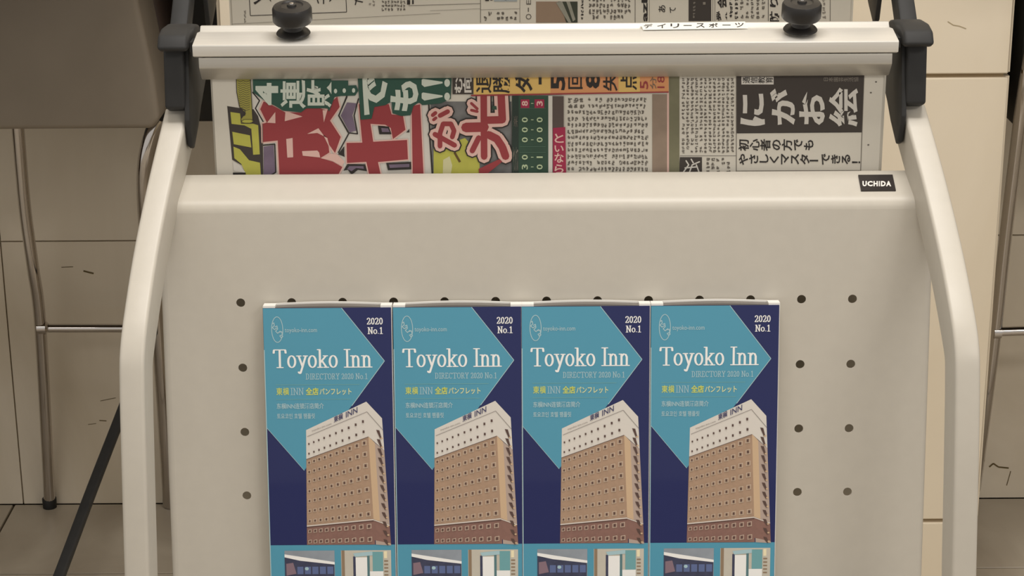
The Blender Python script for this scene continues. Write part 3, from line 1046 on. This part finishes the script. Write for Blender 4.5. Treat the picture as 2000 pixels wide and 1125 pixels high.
P1 = Print(lambda u, v, l: atY(u, v, YN - 0.00012 - 0.00011 * (l + 6)))
m_ = P1
m_.rect(1000, 187, 1071, 346, BOARD, 4)
m_.rect(1000, 187, 1013, 346, mat('dark_board_edge', (44, 58, 52), 0.8), 5)
DIG = mat('pale_digit_print', (180, 196, 160), 0.8)
for y_, a, b in ((202, '8', '3'), (234, '0', '0'), (253.5, '0', '0'), (273, '0', '0'), (307, '0', '1'), (326, '3', '0')):
    if y_ < 210:
        m_.rect(1017, y_ - 8, 1034, y_ + 9, CRIM, 6)
        m_.rect(1044, y_ - 8, 1063, y_ + 9, CRIM, 6)
    mm = PINK if y_ < 210 else DIG
    m_.text(a, 1019, y_ - 5, 1031, y_ + 5, mm, 7, rot=1, bold=0.02)
    m_.text(b, 1048, y_ - (1.6 if b == '1' else 5), 1060, y_ + (1.6 if b == '1' else 5), mm, 7, rot=1, bold=0.02)
    m_.rect(1037, y_ - 0.7, 1042, y_ + 0.7, DIG, 7)
for y_ in (211, 286, 297):
    m_.rect(1015, y_, 1066, y_ + 0.8, mat('board_line', (84, 112, 96), 0.8), 6)
m_.text('楽', 1003, 226, 1011, 248, INKG, 6, rot=1)
m_.text('ヤンクス', 1002, 286, 1012, 336, INKF, 6, rot=0)
m_.rect(1071, 187, 1079, 346, WHITEP, 4)
m_.rect(1079, 188, 1101, 252, mat('grey_brown_print', (90, 78, 74), 0.8), 5)
m_.poly([(1080, 250), (1104, 248), (1106, 346), (1080, 346)], CRIM, 6)
for ch, y0, y1 in (('と', 261, 279), ('い', 284, 297), ('な', 299, 318), ('ら', 321, 339)):
    m_.text(ch, 1083, y0, 1101, y1, PINK, 7, rot=0, bold=0.02)
m_.build('score_table_print', np1)

P1 = Print(lambda u, v, l: atY(u, v, YN - 0.00012 - 0.00011 * l))
m_ = P1
random.seed(8)
for r_ in range(12):
    y_ = 190 + r_ * 12.3
    big_ = r_ in (0, 1, 2)
    if big_ and r_ < 2:
        m_.marks(1108, y_, 1145, y_ + 12, 11.5, 12, INKG, 1, 5)
    m_.marks(1148 if r_ < 2 else 1108, y_, 1268, y_ + 11, 7.2, 11, INKG, 1, 4)
m_.rect(1274, 184, 1303, 346, TAUPE, 1)
m_.rect(1303, 180, 1306.5, 346, PINK, 1)
m_.rect(1307, 140, 1327, 346, OLIV, 1)
for k in range(12):
    m_.marks(1331 + k * 8.7, 152, 1339 + k * 8.7, 303, 7.6, 7.4, INKG, 1, 4)
m_.rect(1328, 304, 1438, 304.9, INKG, 1)
m_.poly([(1328, 307), (1371, 307), (1371, 346), (1326, 346)], BOXD, 1)
for st_ in ([(1332, 340), (1345, 322), (1340, 314)], [(1346, 338), (1352, 322), (1366, 316)], [(1338, 328), (1360, 326)], [(1350, 311), (1354, 318)], [(1360, 322), (1366, 338)]):
    m_.stroke(st_, 2.6, WHITEP, 2)
m_.marks(1378, 308, 1430, 340, 10, 8, INKG, 1, 4, 0.75)
m_.rect(1437.5, 140, 1438.7, 346, INKG, 1)
m_.build('story_print', np1)

P1 = Print(lambda u, v, l: atY(u, v, YN - 0.00012 - 0.00011 * l))
m_ = P1
m_.poly([(1439, 140), (1688, 138), (1683, 258), (1439, 260)], BOXD, 1)
m_.rect(1448, 150, 1511, 165, WHITEP, 2)
m_.cells('通信教育', 1450, 150, 1510, 163, INK, 3, bold=0.01)
m_.cells('日本園芸生活協', 1608, 150, 1677, 160, INKF, 2)
for ch, x0, x1, y0, y1 in (('に', 1446, 1494, 183, 246), ('が', 1504, 1553, 173, 244), ('お', 1561, 1611, 179, 244), ('絵', 1619, 1676, 171, 247)):
    m_.text(ch, x0, y0, x1, y1, WHITEP, 2, rot=1, bold=0.035 if ch != '絵' else 0.024)
m_.cells('初心者の方でも', 1442, 271, 1590, 295, INK, 1, bold=0.022)
m_.cells('やさしくマスターできる！', 1442, 299, 1682, 323, INK, 1, bold=0.022)
m_.stroke([(1688, 140), (1680.5, 346)], 1.2, INKG, 1, cap=False)
m_.stroke([(1439, 260), (1683, 258)], 1.0, INK, 1, cap=False)
m_.stroke([(1439, 334), (1681, 333)], 1.0, INKG, 1, cap=False)
for x_, y_ in ((1711, 160), (1701, 181), (1696, 283)):
    m_.disc(x_, y_, 2, 1.6, INKG, 1, 8)
m_.build('advertisement_print', np1)

# rear newspaper
YN2 = YN + 0.135
q0, q1 = atY(453, 20, YN2), atY(1661, 20, YN2)
np2 = paper_stack('grey text newspaper hanging behind, seen over the front clamp', YN2, q0.x, q1.x, 0.53, zc + 0.075, PAPER2)
P2 = Print(lambda u, v, l: atY(u, v, YN2 - 0.00012 - 0.00011 * l))
m_ = P2
random.seed(5)
m_.stroke([(486, -20), (489, 30.5), (677, 23.5), (675, -20)], 1.3, INK, 1, cap=False)
m_.stroke([(453, 47), (860, 26)], 0.7, INKF, 1, cap=False)
m_.marks(476, 20, 482, 48, 5, 4, INKG, 1, 3)
m_.poly([(495, 5), (503, 1), (508, -6), (512, -20), (520, -20), (510, 0), (498, 9)], INK, 1)
m_.stroke([(524, -5), (529, 2)], 1.6, INK, 1)
for st_ in ([(620, 0), (622, 6)], [(632, -2), (632, 7)], [(644, 2), (651, -5)], [(697, -3), (694, 9)], [(694, 1), (708, 4)]):
    m_.stroke(st_, 2.2, INK, 1)
m_.marks(720, -6, 735, 14, 7, 6, INKF, 1, 4)
m_.marks(745, -6, 792, 22, 6, 7, INKG, 1, 4)
m_.rect(795, 0, 801, 9, INK, 1)
m_.rect(805, 0, 808, 8, INK, 1)
m_.stroke([(798, 11), (938, 7)], 0.9, INKG, 1, cap=False)
m_.stroke([(840, 21), (938, 17)], 0.6, INKF, 1, cap=False)
m_.rect(938, -20, 939, 44, INKG, 1)
m_.rect(965, -20, 1010, 3, mat('pale_blue_print', (168, 174, 176), 0.8), 1)
m_.rect(948, -5, 955, 2, INK, 2)
m_.marks(945, -4, 1010, 2, 10, 6, INK, 2, 3, 0.6)
m_.marks(944, 22, 1012, 45, 8.5, 9.5, INKG, 1, 5, 0.85)
m_.stroke([(939, 19), (1015, 17)], 0.7, INKF, 1, cap=False)
m_.rect(1015, -20, 1015.8, 44, INKF, 1)
m_.text('O', 1027, 27, 1038, 38, INKG, 1, rot=1)
m_.rect(1031, 15, 1033, 23, INKG, 1)
m_.text('E', 1028, 0, 1037, 9, INKG, 1, rot=1)
m_.rect(1047, 3, 1128, 44, mat('tan_photo_print', (150, 128, 108), 0.8, var=0.08, scale=30), 1)
GP = mat('grey_fabric_photo', (150, 148, 134), 0.8, var=0.2, scale=60)
m_.poly([(1090, 3), (1128, 3), (1128, 44), (1106, 44), (1099, 22)], mat('dark_green_photo', (62, 66, 54), 0.8), 2)
m_.poly([(1086, 5), (1098, 3), (1116, 44), (1110, 44)], GP, 3)
m_.poly([(1106, 3), (1113, 3), (1124, 38), (1119, 42)], GP, 3)
m_.marks(1134, 0, 1141, 44, 7, 6.5, INK, 1, 4, 0.8)
m_.marks(1149, -6, 1236, 44, 7, 11.5, INKG, 1, 5, 0.82)
m_.rect(1240, -20, 1241, 44, INKG, 1)
m_.text('azb', 1253, -14, 1265, 42, INK, 1, rot=1, bold=0.03)
m_.rect(1268, -20, 1268.8, 43, INKF, 1)
m_.text('あ', 1286, 10, 1300, 24, INK, 1, rot=1, bold=0.01)
m_.text('て', 1308, 14, 1320, 25, INK, 1, rot=1, bold=0.01)
m_.rect(1345, -20, 1389, 41, BOXD, 1)
m_.marks(1353, -4, 1360, 38, 6, 7, INKF, 2, 2, 0.8)
m_.rect(1373, 4, 1378, 9, INKF, 2)
m_.rect(1392, -20, 1392.8, 41, INKG, 1)
m_.rect(1396, -20, 1396.8, 41, INKG, 1)
m_.text('業', 1399, 21, 1420, 41, INK, 1, rot=1, bold=0.03)
m_.text('会', 1401, -6, 1420, 16, INK, 1, rot=1, bold=0.03)
for k in range(7):
    m_.marks(1424 + k * 10.5, -6 + (k % 2) * 2, 1432 + k * 10.5, 41, 8, 8.5, INK if k < 2 else INKG, 1, 4, 0.85)
m_.rect(1500, -20, 1501, 41, INK, 1)
m_.text('防', 1503, 22, 1522, 42, INK, 1, rot=1, bold=0.02)
m_.text('り', 1504, -6, 1520, 14, INK, 1, rot=1, bold=0.03)
m_.marks(1605, -4, 1616, 41, 9, 8.5, INKF, 1, 4)
m_.rect(1621, -20, 1622, 41, INKG, 1)
tag(m_.build('page_print', np2), kind='stuff')

# ------------------------------------------------------------------ booklets
TEAL = mat('teal_cover', (84, 160, 188), 0.35, coat=0.25)
NAVY = mat('navy_cover', (26, 36, 94), 0.35, coat=0.25)
CW = mat('cover_white', (253, 253, 251), 0.4)
CPALE = mat('cover_pale_blue', (176, 208, 216), 0.4)
CLINE = mat('cover_line', (120, 180, 180), 0.4)
CYEL = mat('cover_yellow_green', (214, 222, 110), 0.4)
PAGE = mat('white_page_edges', (240, 238, 232), 0.6)
PAGEG = mat('grey_page_edges', (116, 111, 106), 0.6, var=0.1, scale=400, stretch=(0.02, 1, 1))
BTAN = mat('facade_tan', (178, 148, 124), 0.5, var=0.06, scale=200)
BWH = mat('facade_white', (228, 222, 214), 0.5)
BSH = mat('facade_cream_side', (214, 184, 150), 0.5)
BBR = mat('facade_brown', (142, 106, 96), 0.5, var=0.08, scale=200)
BWN = mat('facade_window', (92, 70, 64), 0.5)
BFR = mat('facade_window_frame', (214, 196, 176), 0.5)
BBL = mat('facade_balcony', (188, 168, 156), 0.5)
OFFB = 0.0150                                            # cover stands this far in front of the panel
u0, v0 = panel_uv(513, 602, OFFB)
u1, v1 = panel_uv(1524, 1066, OFFB)
_, v2 = panel_uv(525, 1065, OFFB)
SU = (panel_uv(1525, 597.5, OFFB)[0] - u0) / 1012.0
SV = (v2 - v0) / 463.0
VB = v0
BH = s_led - v0 - 0.001


def booklet():
    base = Vector((RX + u0 + 126 * SU, PO.y, PO.z)) + PD * (v0 + BH) + PN * OFFB
    o = empty('directory_booklet', base)

    def P(u, v, t):
        return Vector((RX + u0, PO.y, PO.z)) + Vector((1, 0, 0)) * (u * SU) + PD * (v0 + v * SV) + PN * (OFFB + t)
    VE = BH / SV
    # page block, full width, slightly proud behind the cover
    def slab(name, a, b, t0, t1, va, vb, m, arch=0.0, n=1):
        vv, ff = [], []
        for i in range(n + 1):
            u = a + (b - a) * i / n
            w = arch * math.sin(math.pi * i / n)
            for v in (va, vb):
                vv += [P(u, v - (w if v == va else 0), t0), P(u, v - (w if v == va else 0), t1)]
        for i in range(n):
            k = 4 * i
            ff += [(k, k + 4, k + 5, k + 1), (k + 2, k + 3, k + 7, k + 6), (k + 1, k + 5, k + 7, k + 3), (k, k + 2, k + 6, k + 4)]
        ff += [(0, 1, 3, 2), (4 * n, 4 * n + 2, 4 * n + 3, 4 * n + 1)]
        return mesh(name, vv, ff, m, o)
    slab('page_block', 0.3, 24, -0.0118, -0.0006, -4.0, VE, PAGE)
    slab('page_block', 230, 252.2, -0.0118, -0.0006, -4.0, VE, PAGE)
    slab('inner_pages', 24, 230, -0.0108, -0.0008, -0.5, VE, PAGEG, 3.0, 12)
    slab('back_cover', 22, 232, -0.0124, -0.0110, -3.8, VE, PAGE, 3.0, 12)
    slab('cover', 0.0, 250.6, -0.0005, 0.0, 0.0, VE, NAVY)
    p = Print(lambda u, v, l: P(u, v, 0.00012 + 0.0001 * l))
    p.poly([(0.4, 0.4), (154, 0.4), (236, 102.5), (73, 315), (0.4, 230)], TEAL, 0)
    p.stroke([(154, 0.4), (236, 102.5), (170, 189)], 1.3, CPALE, 1, cap=False)
    p.stroke([(73, 315), (0.4, 230)], 0.8, CPALE, 1, cap=False)
    p.rect(0.4, 463, 250.2, VE, TEAL, 0)
    p.rect(0, 80, 1.6, VE, CPALE, 1)
    # emblem
    p.stroke([(27.3 + 11 * math.cos(a * math.pi / 14), 41 + 24.5 * math.sin(a * math.pi / 14)) for a in range(28)], 1.5, CPALE, 1, cap=False, closed=True)
    for st_ in ([(18, 30), (21, 28), (22, 33), (18, 37), (22, 41), (26, 38)], [(23, 36), (27, 34), (28, 40), (24, 44), (28, 48), (33, 44)], [(31, 46), (36, 45), (37, 51), (32, 53), (35, 57), (38, 54)]):
        p.stroke(st_, 1.7, CPALE, 1)
    p.text('toyoko-inn.com', 42, 37.5, 105, 49, CPALE, 1, bold=0.006)
    p.serif('Toyoko Inn', 19, 114, 34, 211, CW, 1, wt=0.062, thin=0.03)
    p.serif('DIRECTORY 2020 No.1', 81, 137, 10.6, 202, CPALE, 1, wt=0.06, thin=0.045)
    p.rect(21, 147, 186, 147.9, CLINE, 1)
    p.rect(21, 175.3, 168, 176.2, CLINE, 1)
    p.text('東', 22, 153, 34, 167.5, CYEL, 1, bold=0.012)
    p.text('横', 35, 153, 47, 167.5, CYEL, 1, bold=0.012)
    p.serif('INN', 50, 167, 13, 76, CPALE, 1, wt=0.05, thin=0.03)
    p.text('全店', 80, 153, 105, 168, CYEL, 1, bold=0.025)
    p.text('パンフレット', 107, 154.5, 170, 167.5, mat('cover_pale_yellow', (226, 230, 176), 0.4), 1, bold=0.02)
    p.text('东横INN连锁酒店简介', 22, 183, 115, 194.5, CPALE, 1, bold=0.016)
    p.text('토요코인 호텔 팸플릿', 22, 203, 97, 213.5, CPALE, 1, bold=0.016)
    p.serif('2020', 203, 32, 12.2, 234, CW, 1, wt=0.085, thin=0.05)
    p.serif('No.1', 205, 50, 12, 233.5, CW, 1, wt=0.085, thin=0.05)
    # the hotel building: front face bilinear in (s along, t down), side face
    def F(s, t):        # t: 0 roof, 1 ground
        tl, tr, bl, br = (78.6, 235.7), (198.7, 181), (74.5, 462.6), (210.5, 462.6)
        top = (tl[0] + (tr[0] - tl[0]) * s, tl[1] + (tr[1] - tl[1]) * s)
        bot = (bl[0] + (br[0] - bl[0]) * s, bl[1] + (br[1] - bl[1]) * s)
        return (top[0] + (bot[0] - top[0]) * t, top[1] + (bot[1] - top[1]) * t)

    def Sd(s, t):
        tl, tr, bl, br = (198.7, 181), (229, 213.5), (210.5, 462.6), (242.5, 464.5)
        top = (tl[0] + (tr[0] - tl[0]) * s, tl[1] + (tr[1] - tl[1]) * s)
        bot = (bl[0] + (br[0] - bl[0]) * s, bl[1] + (br[1] - bl[1]) * s)
        return (top[0] + (bot[0] - top[0]) * t, top[1] + (bot[1] - top[1]) * t)

    def band(fn, s0, s1, ta0, ta1, tb0, tb1, m, l):      # t top at s0,s1 ; t bottom at s0,s1
        p.poly([fn(s0, ta0), fn(s1, ta1), fn(s1, tb1), fn(s0, tb0)], m, l)
    band(F, 0, 1, 0, 0, 0.253, 0.243, BWH, 1)
    band(F, 0, 1, 0.253, 0.243, 0.834, 0.823, BTAN, 1)
    band(F, 0, 1, 0.834, 0.823, 1, 1, BBR, 1)
    p.stroke([F(0, 0.834), F(1, 0.823)], 2.0, BWH, 3, cap=False)
    p.stroke([F(0, 0.845), F(1, 0.834)], 1.2, BWN, 3, cap=False)
    p.stroke([F(0, 0.253), F(1, 0.243)], 1.0, BWN, 3, cap=False)
    p.stroke([F(0.02, 0.060), F(1, 0.070)], 1.0, mat('facade_grey', (150, 142, 138), 0.5), 3, cap=False)
    band(Sd, 0, 1, 0, 0, 0.242, 0.25, BWH, 1)
    band(Sd, 0, 0.40, 0.242, 0.25, 0.82, 0.832, BSH, 1)
    band(Sd, 0.40, 1, 0.25, 0.25, 0.832, 0.84, BBL, 1)
    band(Sd, 0, 1, 0.82, 0.84, 0.97, 0.985, BBR, 1)
    band(Sd, 0.05, 1, 0.97, 0.985, 1, 1, BBL, 2)
    p.stroke([Sd(0, 0.07), Sd(1, 0.09)], 1.0, MATS['facade_grey'], 3, cap=False)
    p.stroke([Sd(0, 0.825), Sd(1, 0.842)], 1.6, BWH, 3, cap=False)
    # windows: measured rows at the right and left ends of the front
    right = [219.5, 239.5, 261.5, 283.5, 306, 328.7, 353, 376.5, 401.5, 426, 452]
    left = [262.7, 281.7, 299.3, 317.7, 336, 355.6, 375, 394.7, 415, 435, 455.8]
    cols = [0.045, 0.125, 0.207, 0.295, 0.388, 0.487, 0.588, 0.695, 0.81, 0.928]
    for r_, (yl, yr) in enumerate(zip(left, right)):
        for c_, s in enumerate(cols):
            t = (s - cols[0]) / (cols[-1] - cols[0])
            vy = yl + (yr - yl) * (t * 0.93 + t * t * 0.07)
            tt = max(0, min(1, (vy - F(s, 0)[1]) / (F(s, 1)[1] - F(s, 0)[1])))
            ux = F(s, tt)[0]
            sz = 0.75 + 0.35 * s
            if r_ >= 2:
                p.poly([(ux - 4.2 * sz, vy - 4.2 * sz + 0.8), (ux + 4.2 * sz, vy - 4.2 * sz - 0.8), (ux + 4.2 * sz, vy + 4.4 * sz - 0.6), (ux - 4.2 * sz, vy + 4.4 * sz + 0.6)], BFR, 3)
                base_m = BTAN if r_ < 9 else BBR
                p.poly([(ux - 3.1 * sz, vy - 3.2 * sz + 0.6), (ux + 3.1 * sz, vy - 3.2 * sz - 0.6), (ux + 3.1 * sz, vy + 3.1 * sz - 0.5), (ux - 3.1 * sz, vy + 3.1 * sz + 0.5)], base_m, 4)
            w_ = 1.7 * sz
            p.rect(ux - w_, vy - 2.4 * sz, ux + w_, vy + 2.4 * sz, BWN, 5)
    for r_ in range(13):
        t = 0.14 + r_ * 0.068
        a, b = Sd(0.55, t), Sd(0.78, t + 0.012)
        p.poly([(a[0], a[1]), (b[0] - 1, a[1] + 1), (b[0] + 3, b[1] + 6), (b[0] + 1, b[1] + 9), (a[0] + 3, a[1] + 7)], BWN, 4)
        c_ = Sd(0.86, t + 0.03)
        p.rect(c_[0] - 1.6, c_[1] - 1.2, c_[0] + 2.4, c_[1] + 1.6, BSH, 4)
    # sign on the roof band
    NVY = mat('sign_navy', (74, 74, 110), 0.5)
    p.text('東横', 134, 210, 152, 222, NVY, 4, bold=0.02, slant=-8)
    p.text('INN', 158, 201, 181, 212, NVY, 4, bold=0.01, slant=-10)
    p.text('toyoko-inn.com', 90, 235.5, 129, 240, MATS['facade_grey'], 4, bold=0.0, slant=-14)
    # photographs along the foot
    PG = mat('photo_grey', (150, 158, 168), 0.5, var=0.08, scale=80)
    PDK = mat('photo_dark', (62, 66, 92), 0.5, var=0.2, scale=150)
    PBL = mat('photo_blue', (96, 112, 158), 0.5)
    p.rect(29, 474, 129, VE - 2, PG, 1)
    p.poly([(29, 486), (60, 494), (128, 502), (128, VE - 2), (29, VE - 2)], PDK, 2)
    p.poly([(29, 481), (129, 497), (129, 502), (60, 494), (29, 487)], CW, 3)
    for k in range(5):
        p.rect(54 + k * 15, 506, 66 + k * 15, 521, PBL, 3)
    p.disc(73, 510, 4, 3.4, CPALE, 4, 10)
    p.poly([(32, 500), (46, 498), (52, 520), (32, 524)], mat('photo_rose', (140, 116, 128), 0.5), 3)
    p.rect(142, 474, 242, VE - 2, mat('photo_cream', (206, 200, 186), 0.5, var=0.05, scale=60), 1)
    p.rect(143, 474, 149, VE - 2, mat('photo_brown', (150, 128, 104), 0.5), 2)
    p.rect(166, 486, 171, VE - 2, PDK, 2)
    p.rect(171, 488, 194, VE - 2, CW, 2)
    p.rect(194, 484, 199, VE - 2, mat('photo_teal_grey', (90, 128, 134), 0.5), 2)
    p.poly([(166, 480), (205, 476), (205, 484), (170, 487)], CPALE, 3)
    p.rect(205, 477, 226, 516, mat('photo_aqua', (116, 172, 178), 0.5), 2)
    p.rect(199, 516, 226, VE - 2, CW, 3)
    p.rect(228, 476, 234, 490, mat('photo_lamp', (250, 238, 200), 0.5), 2)
    for k in range(5):
        p.rect(228, 494 + k * 7, 236, 497 + k * 7, MATS['photo_brown'], 2)
    me_ = p.build('cover_print', o)
    return o


b0 = booklet()
labs = ['blue hotel directory booklet, leftmost of the four on the panel',
        'blue hotel directory booklet, second from the left on the panel',
        'blue hotel directory booklet, second from the right on the panel',
        'blue hotel directory booklet, rightmost of the four, beside bare holes']
xs = [513, 767, 1018.5, 1271.5]
ys = [601.5, 599.5, 598, 597]
kids = list(b0.children)
for i in range(4):
    if i == 0:
        o = b0
    else:
        o = b0.copy()
        COL.objects.link(o)
        for ch in kids:
            c = ch.copy()
            COL.objects.link(c)
            c.parent = o
            c.matrix_parent_inverse = ch.matrix_parent_inverse.copy()
        uu, vv_ = panel_uv(xs[i], ys[i], OFFB)
        o.location = b0.location + Vector((uu - u0, 0, 0))
    tag(o, labs[i], 'booklet', 'hotel directory booklets on the panel')

bpy.data.objects.remove(_to, do_unlink=True)
